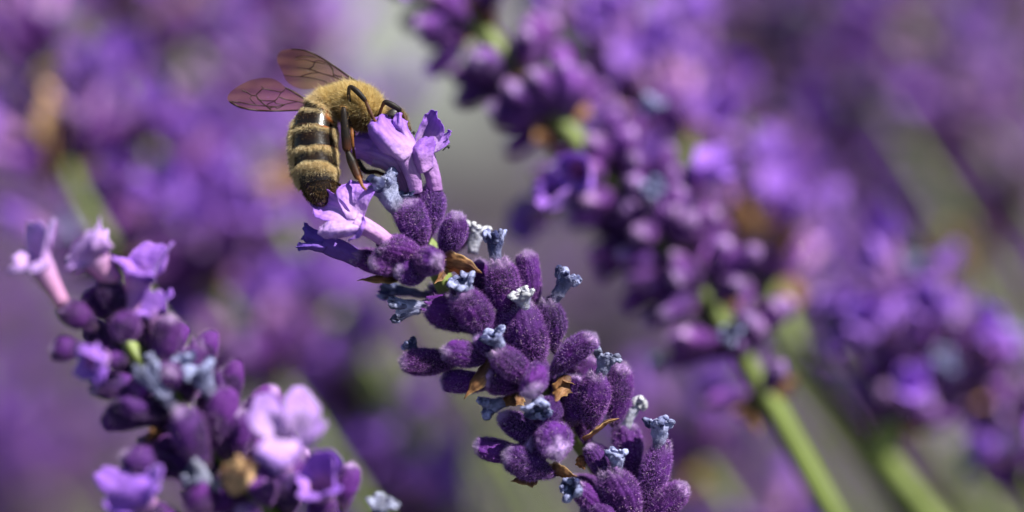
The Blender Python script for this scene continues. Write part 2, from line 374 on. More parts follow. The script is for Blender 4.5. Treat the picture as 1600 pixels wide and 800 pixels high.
def dried_set(low, k=9):
    out = []
    for s in range(k):
        rs = np.random.default_rng(500 + s)
        lobes = [(a + rs.normal() * 8, 72, rs.uniform(.25, .5), rs.uniform(.5, .7), rs.uniform(20, 80)) for a in (0, 72, 144, 216, 288)]
        me, G = corolla_mesh('withered_corolla', 500 + s, tube_len=2.4, r0=.40, r1=.86, lobes=lobes, nu=40 if low else 90, nt=8 if low else 18, dried=True, tint=(0, .0, .35, .15, .75, .05, .25, 0, .1)[s])
        fm = None
        if not low:
            V, F, (i, j), kk = hairs(G, 3200, .16, .026, spread=.8, seed=s)
            hc = lerp(np.array((.10, .11, .28)), np.array((.50, .52, .78)), rng.random((len(i), 1))); hc = np.repeat(hc, kk, 0)
            fm = mesh('woolly_hairs', V, F, M['fuzz'], col=hc, smooth=False)
        out.append((me, fm))
    return out
DRY, DRYLOW = dried_set(False), dried_set(True, 2)
def bract_mesh(seed, nu=24, nv=26, bright=0):
    rs = np.random.default_rng(seed)
    v = np.linspace(0, 1, nv); u = np.linspace(-1, 1, nu); Vv, U = np.meshgrid(v, u, indexing='ij')
    wid = np.interp(v, [0, .15, .4, .65, .85, .95, 1], [.35, .8, 1, .72, .28, .1, .02])[:, None] * 1.7
    G = np.stack([U * wid * (1 + .12 * np.sin(Vv * 23 + seed) * np.abs(U) ** 3), -.5 * U ** 2 * wid + .5 * Vv ** 2 * rs.uniform(-1, 1.5), Vv * 4.4], -1)
    G = G + np.stack([fbm(seed + k, G, 1.3, 4) for k in range(3)], -1) * .26
    nz = fbm(seed + 5, G, 1.3, 3)[..., None]; ve = (np.abs(np.sin(U * 9 + Vv * 2)) ** 8)[..., None]
    c = lerp(np.array((.13, .055, .03)), np.array((.46, .23, .09)), np.clip(.45 + nz, 0, 1)); c = lerp(c, np.array((.13, .05, .025)), ve * .5)
    c = lerp(c, np.array((.66, .44, .20)), sstep(.8, 1, np.abs(U))[..., None] * .7); c = lerp(c, np.array((.88, .62, .34)), bright)
    return mesh('bract', G.reshape(-1, 3), grid_faces(nv, nu, False), M['bract'], col=c.reshape(-1, 3))
BR = [bract_mesh(700 + s) for s in range(4)] + [bract_mesh(720, bright=.75)]

def qalign(d, roll=None):
    d = Vector(d).normalized(); q = d.to_track_quat('Z', 'Y')
    return q @ Quaternion((0, 0, 1), random.uniform(0, 6.28) if roll is None else roll)
def add_calyx(par, b0, base, tip, width, closed=True, lib=HERO, label=None):
    base, tip = np.asarray(base), np.asarray(tip); d = tip - base; ln = np.linalg.norm(d)
    me, fm = random.choice(lib[closed])
    q = qalign(d); s = (width / CW, width / CW, ln / CL)
    o = obj('calyx', me, par, base - b0, q, s)
    if fm is not None:
        h = obj('hairs', fm, o, stuff=True)
    return o
def add_dried(par, b0, base, head, width, var=None, low=False, label=None):
    base, head = np.asarray(base), np.asarray(head); d = head - base; ln = np.linalg.norm(d)
    me, fm = (DRYLOW[random.randrange(2)] if low else DRY[random.randrange(9) if var is None else (var if var == 4 else (var + random.choice((0, 5, 6, 7, 8))) % 9 if var else 0)])
    sx = width / 2.15
    o = obj('withered_corolla', me, par, base - b0, qalign(d), (sx, sx, ln / 3.1))
    if fm is not None: obj('hairs', fm, o, stuff=True)
    if not low: solid(o, .06)
    return o
def add_fresh(par, b0, base, throat, size, roll=None, low=False, var=None):
    base, throat = np.asarray(base), np.asarray(throat); d = throat - base; ln = np.linalg.norm(d)
    me = (FRESHLOW if low else FRESH)[random.randrange(4) if var is None else var]
    o = obj('corolla', me, par, base - b0, qalign(d, roll), (size, size, ln / 2.6))
    if not low: solid(o, .07)
    return o
def add_bract(par, b0, base, tip, width, var=None, roll=None):
    base, tip = np.asarray(base), np.asarray(tip); d = tip - base; ln = np.linalg.norm(d)
    o = obj('bract', BR[random.randrange(4) if var is None else var], par, base - b0, qalign(d, roll), (width / 3.4, width / 3.4, ln / 4.4))
    solid(o, .05); return o
def stem_path(axis, z_drift=0.0, seed=0):
    """continue the spike's axis down to the ground in a gentle curve; axis is camera-aligned mm, tip first"""
    axis = np.asarray(axis, float); T = axis[-1] - axis[-2]; T /= np.linalg.norm(T)
    pw = ORG + CRn @ axis[-1]; Tw = CRn @ T; h = pw[2] + 10
    p1 = pw + Tw * h * .5; p2 = np.array((p1[0] + Tw[0] * h * .12, p1[1] + z_drift, -10.0))
    s = np.linspace(0, 1, 12)[1:, None]; Q = (1 - s) ** 2 * pw + 2 * s * (1 - s) * p1 + s ** 2 * p2
    return np.vstack([axis, np.array([Loc(q) for q in Q])])
def add_stem(par, b0, path, r=.75, nu=12, n=70):
    C = catmull(path, n) - b0; ph = np.linspace(0, 2 * math.pi, nu, endpoint=False)
    rf = (1 + .14 * np.cos(4 * ph))[None] * np.ones((n, 1))
    R = np.full(n, r); R[:6] = np.linspace(.4, 1, 6) * r
    G = tube(C, R, nu, rf=rf)
    return obj('stem', mesh('stem', G.reshape(-1, 3), grid_faces(*G.shape[:2]), M['stem']), par)

# ------------------------------------------------------------------ hand-shaped petals
def patch(rows, nv=44, nu=38, amp=.10, seed=0, f=1.4, c0=(.68, .44, .80), c1=(.47, .23, .80), c2=(.24, .08, .62), fr=2.0, edge_dark=.5):
    rows = [np.array([P(*p) if len(p) == 3 else P(*p, 0) for p in r]) for r in rows]
    A = np.array([catmull(r, nu) for r in rows]); G = np.stack([catmull(A[:, j], nv) for j in range(nu)], 1)
    # round the far corners
    v = np.linspace(0, 1, nv)[:, None, None]; u = np.linspace(-1, 1, nu)[None, :, None]
    N = grid_normals(G, False)
    X = G.copy()
    G = G + N * ((fbm(seed, X, f, 3) * amp + fbm(seed + 30, X, 3.6, 4) * .11)[..., None] * (.3 + v)) + N * .10 * np.sin(u * 7 + seed) * sstep(.3, 1, v)
    side = np.gradient(G, axis=0); side /= np.linalg.norm(side, axis=2)[..., None] + 1e-9
    G = G + side * (fbm(seed + 4, X, fr, 3)[..., None] * .12 * sstep(.7, 1, v)) - side * .35 * (u ** 4) * sstep(.6, 1, v)
    nz = fbm(seed + 2, G, 1.1, 3)[..., None]; ve = np.abs(np.sin(u * 11 + nz * .8 + v * 1.2)) ** 10
    c = lerp(np.array(c0), np.array(c1), sstep(.05, .6, v + 0 * u)); c = lerp(c, np.array(c2), np.clip(sstep(.72, 1, np.maximum(v, np.abs(u) * .96)) * edge_dark + nz * .3, 0, 1))
    c = lerp(c, np.array(c2), ve * .42 * sstep(.05, .4, v))
    return G, c
def add_petal(par, b0, rows, zo=0, grow=1.1, **k):
    mx_, my_ = np.mean([p[0] for p in rows[0]]), np.mean([p[1] for p in rows[0]]); rows = [[(mx_ + (p[0] - mx_) * grow, my_ + (p[1] - my_) * grow) + tuple(p[2:]) for p in r_] for r_ in rows]
    rows = [[(p[0], p[1], (p[2] if len(p) > 2 else 0) + zo) for p in r_] for r_ in rows]
    G, c = patch(rows, **k)
    o = obj('petal', mesh('petal', (G - b0).reshape(-1, 3), grid_faces(*G.shape[:2], False), M['petal'], col=c.reshape(-1, 3)), par)
    solid(o, .045); return o
def add_flower_tube(par, b0, ctrl, radii, seed=0, c0=(.60, .28, .60), c1=(.58, .36, .75), name='corolla', open_end=True):
    n = 30; C = catmull([P(*p) for p in ctrl], n); R = catmull(np.array(radii, float)[:, None], n)[:, 0] / PXMM
    nu = 40; ph = np.linspace(0, 2 * math.pi, nu, endpoint=False)
    rf = 1 + .07 * np.cos(5 * ph + seed)[None] * np.linspace(.3, 1.3, n)[:, None]
    G = tube(C, R, nu, cap=False, rf=rf); G = G + grid_normals(G) * (fbm(seed, G, 1.3, 3) * .06)[..., None]
    v = np.linspace(0, 1, n)[:, None, None]; ve = (np.abs(np.sin(ph * 7 + seed)) ** 5)[None, :, None]
    c = lerp(np.array(c0), np.array(c1), v + 0 * ve); c = lerp(c, np.array((.30, .10, .50)), ve * .4)
    o = obj(name, mesh(name, (G - b0).reshape(-1, 3), grid_faces(n, nu), M['petal'], col=c.reshape(-1, 3)), par)
    solid(o, .07); return o

# ================================================================== the spike the bee sits on
axis = [P(668, 372, -1.2), P(682, 410, -1.4), P(704, 458, -1.6), P(768, 520, -2), P(840, 600, -2.2), P(918, 705, -2.6), P(985, 800, -3.2), P(1060, 910, -4)]
path = stem_path(axis); B0 = path[-1]
spk = thing('lavender_spike', 'sharp purple lavender flower spike in the centre with the honeybee on its top', 'lavender', B0, 'lavender spikes')
add_stem(spk, B0, path, .8, 20, 160)
# base (px, py, z), tip (px, py, z), width px, closed
CAL = [
 ((669, 376, -.6), (682, 287, -.2), 47, 0), ((664, 388, .6), (630, 318, 1.6), 60, 1), ((690, 408, .6), (719, 334, 2.0), 46, 1),
 ((664, 406, 1.0), (597, 374, 2.6), 50, 0), ((648, 414, .6), (684, 404, 4.2), 50, 1), ((648, 428, -.2), (553, 394, .6), 46, 0),
 ((640, 400, .5), (575, 412, 2.2), 44, 1), ((655, 370, -2), (640, 300, -2.6), 44, 0), ((672, 422, .0), (620, 425, 2.6), 42, 1),
 ((684, 392, -3), (740, 372, -3.6), 40, 1),
 # second whorl
 ((797, 508, .4), (776, 408, 1.0), 60, 0), ((752, 485, -1.5), (748, 405, -1.2), 40, 1), ((834, 482, -1.2), (823, 393, -.8), 40, 1), ((762, 528, 1.0), (726, 448, 2.3), 60, 0),
 ((758, 512, -.3), (664, 472, .4), 60, 0), ((843, 580, .6), (817, 476, 1.6), 60, 0), ((868, 556, -.4), (863, 468, .2), 50, 0),
 ((858, 588, .5), (921, 516, 1.2), 47, 1), ((800, 560, 1), (800, 480, .2), 56, 1), ((745, 498, -2.5), (668, 455, -3), 40, 0), ((880, 590, -2.6), (905, 545, -3.2), 44, 1),
 # third
 ((836, 606, 1.6), (776, 542, 3.0), 54, 0), ((768, 564, 1.2), (692, 546, 2.8), 43, 1), ((722, 566, -.6), (626, 562, -.2), 50, 1),
 ((770, 600, -.5), (690, 592, -.9), 40, 1), ((832, 570, 1.6), (852, 606, 4.0), 50, 1), ((820, 600, .3), (752, 590, 1.4), 50, 1), ((800, 560, 2), (740, 530, 1.6), 40, 1),
 # fourth
 ((858, 706, .2), (788, 640, .2), 50, 1), ((846, 664, .6), (884, 694, 3.6), 62, 1), ((918, 672, .5), (938, 584, 1.4), 58, 0),
 ((893, 668, .2), (908, 590, -.4), 50, 1), ((956, 668, -1.2), (988, 574, -.6), 46, 1), ((896, 630, -2.6), (924, 556, -3.2), 46, 1), ((880, 650, 1.2), (842, 632, 2.2), 44, 0),
 ((826, 708, .2), (742, 712, .6), 42, 1), ((872, 742, 1.4), (786, 722, 2.4), 48, 1), ((868, 700, .2), (820, 690, 1.2), 56, 1), ((845, 730, .3), (800, 700, .2), 50, 1),
 # fifth
 ((1008, 812, -.4), (1030, 692, .2), 54, 0), ((990, 826, .6), (962, 730, 1.6), 60, 0), ((986, 760, -2), (980, 662, -2.6), 54, 1),
 ((948, 752, .2), (922, 694, .4), 36, 1), ((1000, 822, .6), (1074, 762, 1.2), 46, 1), ((950, 800, .6), (902, 768, 2.4), 42, 0), ((965, 830, 1.2), (925, 790, 2.6), 50, 1),
 ((1020, 850, -2), (1052, 800, -2.6), 48, 1), ((1060, 900, 0), (1010, 850, 2), 50, 1), ((1060, 910, 0), (1090, 840, 1), 50, 1), ((1060, 890, -3), (1120, 850, -3), 48, 1)]
for b_, t_, wpx, cl in CAL:
    add_calyx(spk, B0, P(*b_), P(*t_), S(wpx, b_[2]) * random.uniform(.86, 1.0), bool(cl))
random.seed(12)
for (fx, fy) in ((668, 390), (688, 425), (770, 480), (792, 512), (815, 545), (768, 540), (842, 598), (872, 612), (905, 640), (885, 690), (918, 700), (870, 650), (980, 740), (1000, 790), (960, 780)):
    a = random.uniform(-.9, 1.1) - 2.25; ln_ = random.uniform(62, 82); z0 = random.uniform(-2.6, -.8)
    add_calyx(spk, B0, P(fx, fy, z0), P(fx + math.cos(a) * ln_, fy + math.sin(a) * ln_, z0 + random.uniform(-1.2, .8)), S(random.uniform(34, 44)), random.random() < .6)
DR = [  # base, head, width px, variant
 ((626, 335, .8), (590, 272, 1.2), 52, 1), ((738, 396, -2), (746, 352, -2.4), 36, 4), ((774, 418, .9), (771, 358, 1.2), 36, 0), ((734, 462, 2.0), (720, 436, 3.0), 36, 2),
 ((676, 476, .5), (612, 484, .8), 38, 1), ((672, 462, -2.6), (592, 448, -2.9), 26, 0), ((820, 486, 1.6), (812, 455, 2.2), 38, 4), ((864, 474, .2), (893, 424, .4), 38, 3),
 ((786, 548, 2.6), (768, 518, 3.4), 38, 0), ((936, 592, 1.4), (950, 550, 1.6), 36, 3), ((1030, 702, .2), (1031, 652, .3), 40, 1), ((964, 738, 1.6), (963, 702, 2.0), 34, 2),
 ((908, 770, 2.0), (886, 764, 3.4), 36, 0), ((800, 624, -.6), (752, 640, -.8), 32, 1), ((842, 620, 2.6), (843, 646, 3.6), 42, 0), ((978, 672, -2), (994, 618, -2.4), 36, 4),
 ((644, 318, -.4), (634, 296, .2), 30, 1), ((655, 556, -.8), (636, 532, -.9), 26, 0)]
for b_, t_, wpx, v_ in DR: add_dried(spk, B0, P(*b_), P(*t_), S(wpx, b_[2]), v_)
BRC = [((686, 408, 1.2), (752, 428, 2.0), 44, 0, .6), ((696, 404, 1.0), (684, 444, 1.8), 26, 1, 2.0), ((772, 548, 1.8), (722, 618, 2.4), 44, 2, 1.0), ((886, 586, 1.0), (868, 628, 2.4), 34, 3, .3),
       ((896, 604, .4), (880, 600, 2.2), 30, 1, 2.3), ((852, 738, 1.2), (898, 750, 2.4), 44, 2, 1.2), ((905, 712, 0), (914, 734, .6), 20, 3, 0), ((915, 690, 0), (968, 655, .6), 44, 0, 1.5),
       ((812, 610, -.4), (790, 636, .2), 34, 1, .2), ((640, 424, 0), (560, 432, .3), 40, 2, 1.4), ((840, 740, 1.0), (800, 756, 1.2), 30, 1, .9)]
for b_, t_, wpx, v_, ro in BRC: add_bract(spk, B0, P(*b_), P(*t_), S(wpx), v_, ro)
# fresh flowers at the top
f0 = add_flower_tube(spk, B0, [(636, 300, -.8), (624, 275, -.6), (606, 252, -.4), (588, 242, -.4)], [8, 11, 16, 19], 1)
add_petal(f0, B0, [[(628, 272, -.2), (622, 256, .6), (620, 240, 0)], [(606, 264, -.2), (602, 246, .8), (606, 226, 0)], [(584, 258, -.4), (578, 238, .5), (586, 212, -.6)],
                   [(562, 248, -.8), (558, 232, -.2), (568, 210, -1.2)], [(555, 240, -1.2), (553, 230, -.8), (560, 216, -1.5)]], seed=11)
f1 = add_flower_tube(spk, B0, [(650, 300, .4), (646, 278, .8), (638, 255, 1.2), (632, 240, 1.4)], [9, 11, 13, 15], 2, c0=(.52, .28, .64))
add_petal(f1, B0, [[(618, 246, 1.6), (630, 250, 2.3), (642, 240, 2.1), (650, 226, 1.2)], [(602, 238, 2.3), (615, 236, 3.1), (630, 222, 2.5), (641, 212, 1.3)],
                   [(588, 224, 2.7), (600, 216, 3.5), (613, 206, 2.6), (624, 199, 1.2)], [(580, 208, 2.3), (589, 199, 3.0), (601, 192, 2.2), (614, 189, .9)], [(582, 194, 1.3), (591, 187, 1.6), (603, 183, 1.1), (616, 185, .3)]], seed=12, amp=.14)
add_petal(f1, B0, [[(630, 226, .8), (640, 224, 1.6), (652, 228, .8)], [(620, 208, 1.0), (630, 207, 2.0), (643, 212, .9)], [(615, 198, 1.2), (625, 200, 2.2), (637, 200, .9)], [(619, 184, 1.2), (626, 181, 1.7), (634, 190, .5)]], seed=13, amp=.08)
f2 = add_flower_tube(spk, B0, [(681, 298, -.2), (677, 276, 0), (670, 254, .2), (664, 240, .3)], [10, 11, 12.5, 14.5], 3, c0=(.50, .24, .62))
add_petal(f2, B0, [[(646, 240, .2), (660, 232, -.8), (676, 232, .2)], [(649, 218, .4), (666, 210, -1.0), (686, 218, .4)], [(656, 200, .3), (672, 196, -.8), (691, 206, .4)], [(663, 187, .1), (677, 181, -.4), (688, 192, .2)], [(670, 181, .2), (678, 178, .1), (685, 183, .2)]], seed=21, c0=(.64, .42, .74), edge_dark=1)
add_petal(f2, B0, [[(676, 238, .8), (672, 226, .2), (672, 214, -.4)], [(688, 234, 1.0), (686, 222, .3), (685, 212, -.3)], [(696, 227, .9), (696, 217, .2), (697, 209, -.2)], [(701, 216, .6), (703, 210, .4), (704, 203, .2)]], seed=22, amp=.06)
add_petal(f2, B0, [[(650, 268, .9), (662, 270, 1.5), (676, 262, .8)], [(643, 248, 1.4), (656, 250, 2.3), (676, 244, 1.2)], [(640, 238, 1.4), (656, 233, 2.4), (679, 235, 1.1)], [(646, 229, .9), (662, 223, 1.9), (680, 228, .8)], [(655, 224, .4), (668, 218, 1.2), (679, 222, .4)]], seed=23, c0=(.55, .30, .70), c1=(.36, .15, .66))
f3 = add_flower_tube(spk, B0, [(612, 384, 2.2), (596, 370, 2.6), (576, 357, 2.8), (556, 348, 2.6)], [10, 12, 13, 15], 4, c0=(.66, .32, .64), c1=(.68, .44, .78))
add_petal(f3, B0, [[(543, 356, 3.0), (546, 346, 2.4), (552, 338, 2.2)], [(522, 347, 3.0), (526, 331, 2.0), (536, 316, 2.6)], [(505, 344, 2.8), (508, 325, 1.5), (520, 304, 2.4)], [(496, 339, 2.4), (494, 318, 1.4), (505, 297, 2.2)], [(494, 328, 2.0), (491, 314, 1.3), (499, 299, 1.9)]], seed=31)
add_petal(f3, B0, [[(545, 346, 2.3), (553, 344, 2.7), (566, 345, 2.4)], [(533, 322, 2.5), (552, 321, 1.9), (572, 326, 2.8)], [(527, 304, 2.6), (552, 300, 1.7), (580, 308, 2.7)], [(534, 296, 2.3), (556, 291, 1.4), (586, 299, 2.3)], [(545, 291, 1.7), (564, 287, 1.1), (582, 290, 1.9)]], seed=32)
add_petal(f3, B0, [[(556, 346, 3.0), (560, 354, 3.6), (566, 362, 3.2)], [(532, 346, 3.3), (536, 358, 4.1), (544, 369, 3.5)], [(512, 350, 3.2), (519, 362, 3.9), (532, 373, 3.2)], [(499, 360, 2.8), (506, 368, 3.2), (521, 374, 2.8)]], seed=33, c0=(.72, .50, .82), c1=(.62, .40, .80), edge_dark=.25)
add_petal(f3, B0, [[(563, 346, 2.8), (564, 354, 3.5), (567, 364, 3.0)], [(568, 340, 3.2), (563, 356, 4.1), (551, 372, 3.4)], [(572, 335, 3.3), (566, 362, 4.4), (540, 377, 3.4)]], seed=34, amp=.05)
f4 = add_flower_tube(spk, B0, [(562, 405, .6), (545, 396, .8), (525, 388, .9), (505, 380, .9)], [13, 14, 14, 12], 5, c0=(.22, .09, .50), c1=(.22, .11, .56))
add_petal(f4, B0, [[(512, 370, 1.0), (506, 380, 1.5), (505, 392, 1.0)], [(495, 361, .8), (490, 372, 1.3), (491, 386, .8)], [(484, 352, .6), (479, 362, 1.0), (479, 378, .6)], [(478, 348, .4), (475, 356, .5), (476, 366, .4)]], seed=41, c0=(.25, .12, .60), c1=(.17, .08, .50), c2=(.10, .04, .38))
add_petal(f4, B0, [[(512, 378, 1.4), (508, 388, 1.9), (502, 394, 1.2)], [(494, 378, 1.6), (490, 385, 2.0), (486, 390, 1.4)], [(480, 381, 1.5), (477, 385, 1.8), (475, 389, 1.4)], [(470, 383, 1.2), (468, 386, 1.4), (469, 390, 1.2)]], seed=42, c0=(.25, .12, .60), c1=(.22, .11, .60), c2=(.16, .07, .46), amp=.05)
for p_, par in (((646, 207, .6), f1), ((700, 229, 1.0), f2)):
    C = catmull([P(p_[0] - 8, p_[1] + 6, p_[2] - .4), P(p_[0] - 3, p_[1] + 1, p_[2]), P(*p_), P(p_[0] + 3, p_[1] + 1, p_[2])], 12)
    G = tube(C - B0, np.r_[np.full(6, .05), np.linspace(.1, .2, 4), .17, .1], 10)
    obj('stamen', mesh('stamen', G.reshape(-1, 3), grid_faces(*G.shape[:2]), M['dried'], col=np.tile((.05, .06, .05), (G.shape[0] * G.shape[1], 1))), par)

# ================================================================== honeybee
bee_base = P(566, 300, 2)
bee = thing('honeybee', 'furry brown and black striped honeybee feeding head down on the top flowers', 'bee', bee_base)
#      px   py    z   r(px)  depth factor
SP = [(506, 324, 1.4, .5, 1), (504, 317, 1.38, 14, 1), (501, 303, 1.2, 24, 1), (497, 281, .9, 30.5, 1), (493, 256, .55, 34, 1), (491, 228, .2, 35.5, 1), (493, 201, -.15, 34.5, 1), (499, 178, -.4, 28.5, 1),
      (508, 163, -.5, 19, 1), (519, 154, -.5, 11, 1), (531, 155, -.45, 18, 1), (544, 160, -.4, 26, 1), (560, 168, -.4, 29.5, 1), (576, 176, -.5, 26, 1), (589, 181, -.6, 17, 1), (597, 182, -.6, 10, 1),
      (604, 184, -.65, 15, 1.2), (612, 189, -.7, 20, 1.35), (618, 198, -.7, 18, 1.3), (622, 208, -.7, 12, 1.1), (624, 216, -.7, 5, 1), (625, 219, -.7, .5, 1)]
sp = np.array(SP, float); Cc = np.array([P(*r[:3]) for r in sp]) - bee_base
nr, nu = 420, 132
U = np.linspace(0, len(sp) - 1, nr)
C = catmull(Cc, nr); R = np.maximum(catmull(sp[:, 3:4], nr)[:, 0], .3) / PXMM; KD = catmull(sp[:, 4:5], nr)[:, 0]
al = np.r_[0, np.cumsum(np.linalg.norm(np.diff(C, axis=0), axis=1))]
iw = np.searchsorted(U, 8.0); ta = 1 - al / al[iw]             # 0 at the top of the abdomen, 1 at its tip
seg = [-.5, .07, .27, .47, .64, .80, 1.2]
saw = np.zeros(nr)
for k in range(len(seg) - 1):
    msk = (ta >= seg[k]) & (ta < seg[k + 1]); x = (ta[msk] - seg[k]) / (seg[k + 1] - seg[k]); saw[msk] = x ** 1.5
saw[U > 8] = 0
T_, A_, B_ = frames(C); ph = np.linspace(0, 2 * math.pi, nu, endpoint=False)
RR = (R * (1 + .045 * (saw - .4) * (U < 8)))[:, None]
G = C[:, None] + RR[..., None] * (np.cos(ph)[None, :, None] * A_[:, None] + np.sin(ph)[None, :, None] * B_[:, None] * KD[:, None, None])
G = G + grid_normals(G) * (fbm(77, G, .9, 3) * .03)[..., None]
UU = U[:, None] * np.ones((1, nu)); TA = ta[:, None] * np.ones((1, nu))
N = grid_normals(G); 
if (N[200] * (G[200] - C[200])).sum() < 0: N = -N; flip = True
else: flip = False
wob = fbm(78, G, 1.5, 3) * .012
black = np.array((.012, .009, .008)); brown = np.array((.06, .028, .014)); amber = np.array((.50, .13, .02)); tan = np.array((.09, .055, .03))
c = np.ones((nr, nu, 3)) * black
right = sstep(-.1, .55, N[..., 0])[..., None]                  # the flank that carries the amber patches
SAW = saw[:, None] * np.ones((1, nu))
ab = (UU < 8)[..., None]
c = np.where(ab, lerp(brown * .2, black * .7, sstep(.35, .8, SAW + wob * 6)[..., None]), c)
rim = (sstep(.88, .97, SAW + wob) * (UU < 8) * (TA < .6))[..., None]
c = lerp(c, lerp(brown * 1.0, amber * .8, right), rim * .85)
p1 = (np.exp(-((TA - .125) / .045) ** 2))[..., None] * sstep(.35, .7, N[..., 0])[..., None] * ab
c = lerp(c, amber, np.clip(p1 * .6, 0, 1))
c = np.where((UU > 8)[..., None], lerp(tan, black, .5), c)
c = np.where((UU > 15.5)[..., None], black * 1.2, c)
F = grid_faces(nr, nu); 
if flip: F = F[:, ::-1]
body = obj('body', mesh('body', G.reshape(-1, 3), F, M['cuticle'], col=c.reshape(-1, 3)), bee)
# fur on the body: pale bands on the abdomen, a thick coat on the thorax, short hair on the head
def bandw(tc, wd):
    x = (TA + wob * 2.5 - tc) / wd; return np.where(x < 0, np.exp(-np.abs(x) ** 4), np.exp(-np.abs(x / 1.7) ** 1.2))
bands = [(.12, .022, .55), (.29, .022, .7), (.485, .028, .95), (.655, .034, 1.1)]
dens = np.full((nr, nu), .03); ln = np.full((nr, nu), .10)
for tc_, wd, st in bands: dens += bandw(tc_, wd) * st * 3.0; ln = np.maximum(ln, bandw(tc_, wd) * .36 * st)
edge = sstep(.80, .99, -N[..., 0]) * (UU < 8) * (1 - .6 * (TA > .78))                    # the hairy outer flank
dens += edge * 1.3; ln = np.maximum(ln, edge * .6)
edge2 = sstep(.55, .95, N[..., 0]) * (UU < 8); dens += edge2 * .5; ln = np.maximum(ln, edge2 * .25)
top = ((TA < .05) & (UU < 9)); dens[top] = 2.4; ln[top] = .6
tip_ = TA > .82; dens[tip_] = dens[tip_] * .4 + .25; ln[tip_] = .25
th = (UU >= 8.3) & (UU < 15.6)
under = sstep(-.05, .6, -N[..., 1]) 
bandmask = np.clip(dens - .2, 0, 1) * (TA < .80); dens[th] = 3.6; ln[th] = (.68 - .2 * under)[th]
hd = UU >= 15.6; dens[hd] = 2.0; ln[hd] = .34
GG = G if not flip else G
Tt = -T_[:, None] * np.ones((1, nu, 1)); lean = Tt * np.where(UU < 8, 1.15, .55)[..., None]
def fur(n, Gx, dens_, ln_, lean_, seed, wd=.026):
    Gs = Gx[:, ::-1] if flip else Gx
    if flip:
        dens_, ln_, lean_ = dens_[:, ::-1], ln_[:, ::-1], lean_[:, ::-1]
    V, F, (i, j), k = hairs(Gs, n, ln_, wd, lean=lean_, spread=.30, curl=.2, w=dens_, seg=2, seed=seed)
    if flip: j = nu - 1 - j
    return V, F, i, j, k
V, F, i, j, k = fur(95000, G, dens, ln, lean, 5)
u_ = U[i][:, None]; rnd = rng.random((len(i), 1))
gold = lerp(np.array((.40, .24, .045)), np.array((1.0, .87, .48)), rnd ** .7); cream = lerp(np.array((.46, .32, .13)), np.array((1.0, .88, .58)), rnd ** .8)
dark = lerp(np.array((.10, .06, .03)), np.array((.35, .2, .07)), rnd)
hc = np.where(u_ < 8.3, np.where(bandmask[i, j][:, None] * 1.1 > rng.random((len(i), 1)) * .9, cream * np.clip(.35 + bandmask[i, j][:, None], 0, 1), dark * .6), gold); hc = np.where(u_ > 15.6, lerp(dark, cream * .7, .45), hc)
und = under[i, j][:, None]; hc = np.where((u_ > 8.3) & (u_ < 15.6) & (rng.random((len(i), 1)) < und * .75), dark, hc)  # shade under the thorax, painted in as darker hairs on downward-facing fur
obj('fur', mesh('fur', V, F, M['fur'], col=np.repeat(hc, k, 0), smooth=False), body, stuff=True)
# eyes
for sgn in (1, -1):
    cz = P(611, 186, -.7 + sgn * 1.15) - bee_base
    nn, mm_ = 28, 40; th_ = np.linspace(0, math.pi, nn)[:, None]; p_ = np.linspace(0, 2 * math.pi, mm_, endpoint=False)[None]
    E = np.stack([.62 * np.sin(th_) * np.cos(p_), 1.0 * np.cos(th_) + 0 * p_, .42 * np.sin(th_) * np.sin(p_)], -1)
    rot = np.array(Matrix.Rotation(math.radians(-28), 3, 'Z')); E = E @ rot.T + cz
    obj('eye', mesh('eye', E.reshape(-1, 3), grid_faces(nn, mm_), M['eye']), bee)
# legs, antennae
def limb(name, ctrl, rad, cols, fuzz=300, hl=.28, ky=.75, n=70, amber_h=True, par=bee):
    C = catmull([P(*p) for p in ctrl], n) - bee_base; R = np.interp(np.linspace(0, len(ctrl) - 1, n), np.linspace(0, len(ctrl) - 1, len(rad)), rad) / PXMM
    G = tube(C, R, 18, ky=ky); G = G + grid_normals(G) * (fbm(9, G, 2, 2) * .01)[..., None]
    cc = np.stack([np.interp(np.linspace(0, 1, len(G)), np.linspace(0, 1, len(cols)), [q[k] for q in cols]) for k in range(3)], -1)
    o = obj(name, mesh(name, G.reshape(-1, 3), grid_faces(*G.shape[:2]), M['leg'], col=np.repeat(cc, 18, 0)), par)
    if fuzz:
        Tn = np.gradient(G, axis=0); Tn /= np.linalg.norm(Tn, axis=2)[..., None] + 1e-9
        V, F, (i, j), k = hairs(G, int(fuzz * 1.3), hl, .03, lean=Tn * .7, spread=.3, seg=2, seed=len(ctrl) + fuzz)
        hc_ = lerp(np.array((.35, .14, .03)), np.array((.75, .48, .18)), rng.random((len(i), 1)))
        obj('hairs', mesh('hairs', V, F, M['fur'], col=np.repeat(hc_, k, 0), smooth=False), o, stuff=True)
    return o
K = (.012, .009, .008); BN = (.055, .018, .008); AM = (.20, .075, .022)
limb('leg', [(548, 196, .6), (542, 180, 1.4), (537, 170, 1.9), (537, 172, 2.2), (538, 190, 2.25), (540, 212, 2.2), (542, 232, 2.1), (543, 237, 2.05), (549, 252, 2.1), (558, 274, 2.3), (562, 280, 2.5), (566, 290, 2.7), (571, 296, 2.8)],
     [3, 3.4, 3.6, 3.8, 6.0, 7.2, 7.0, 3.6, 7.0, 6.0, 3.0, 2.6, 2.0], [K, K, K, K, K, K, BN, K, K, BN, AM, AM, AM], 1800, .36, n=160)
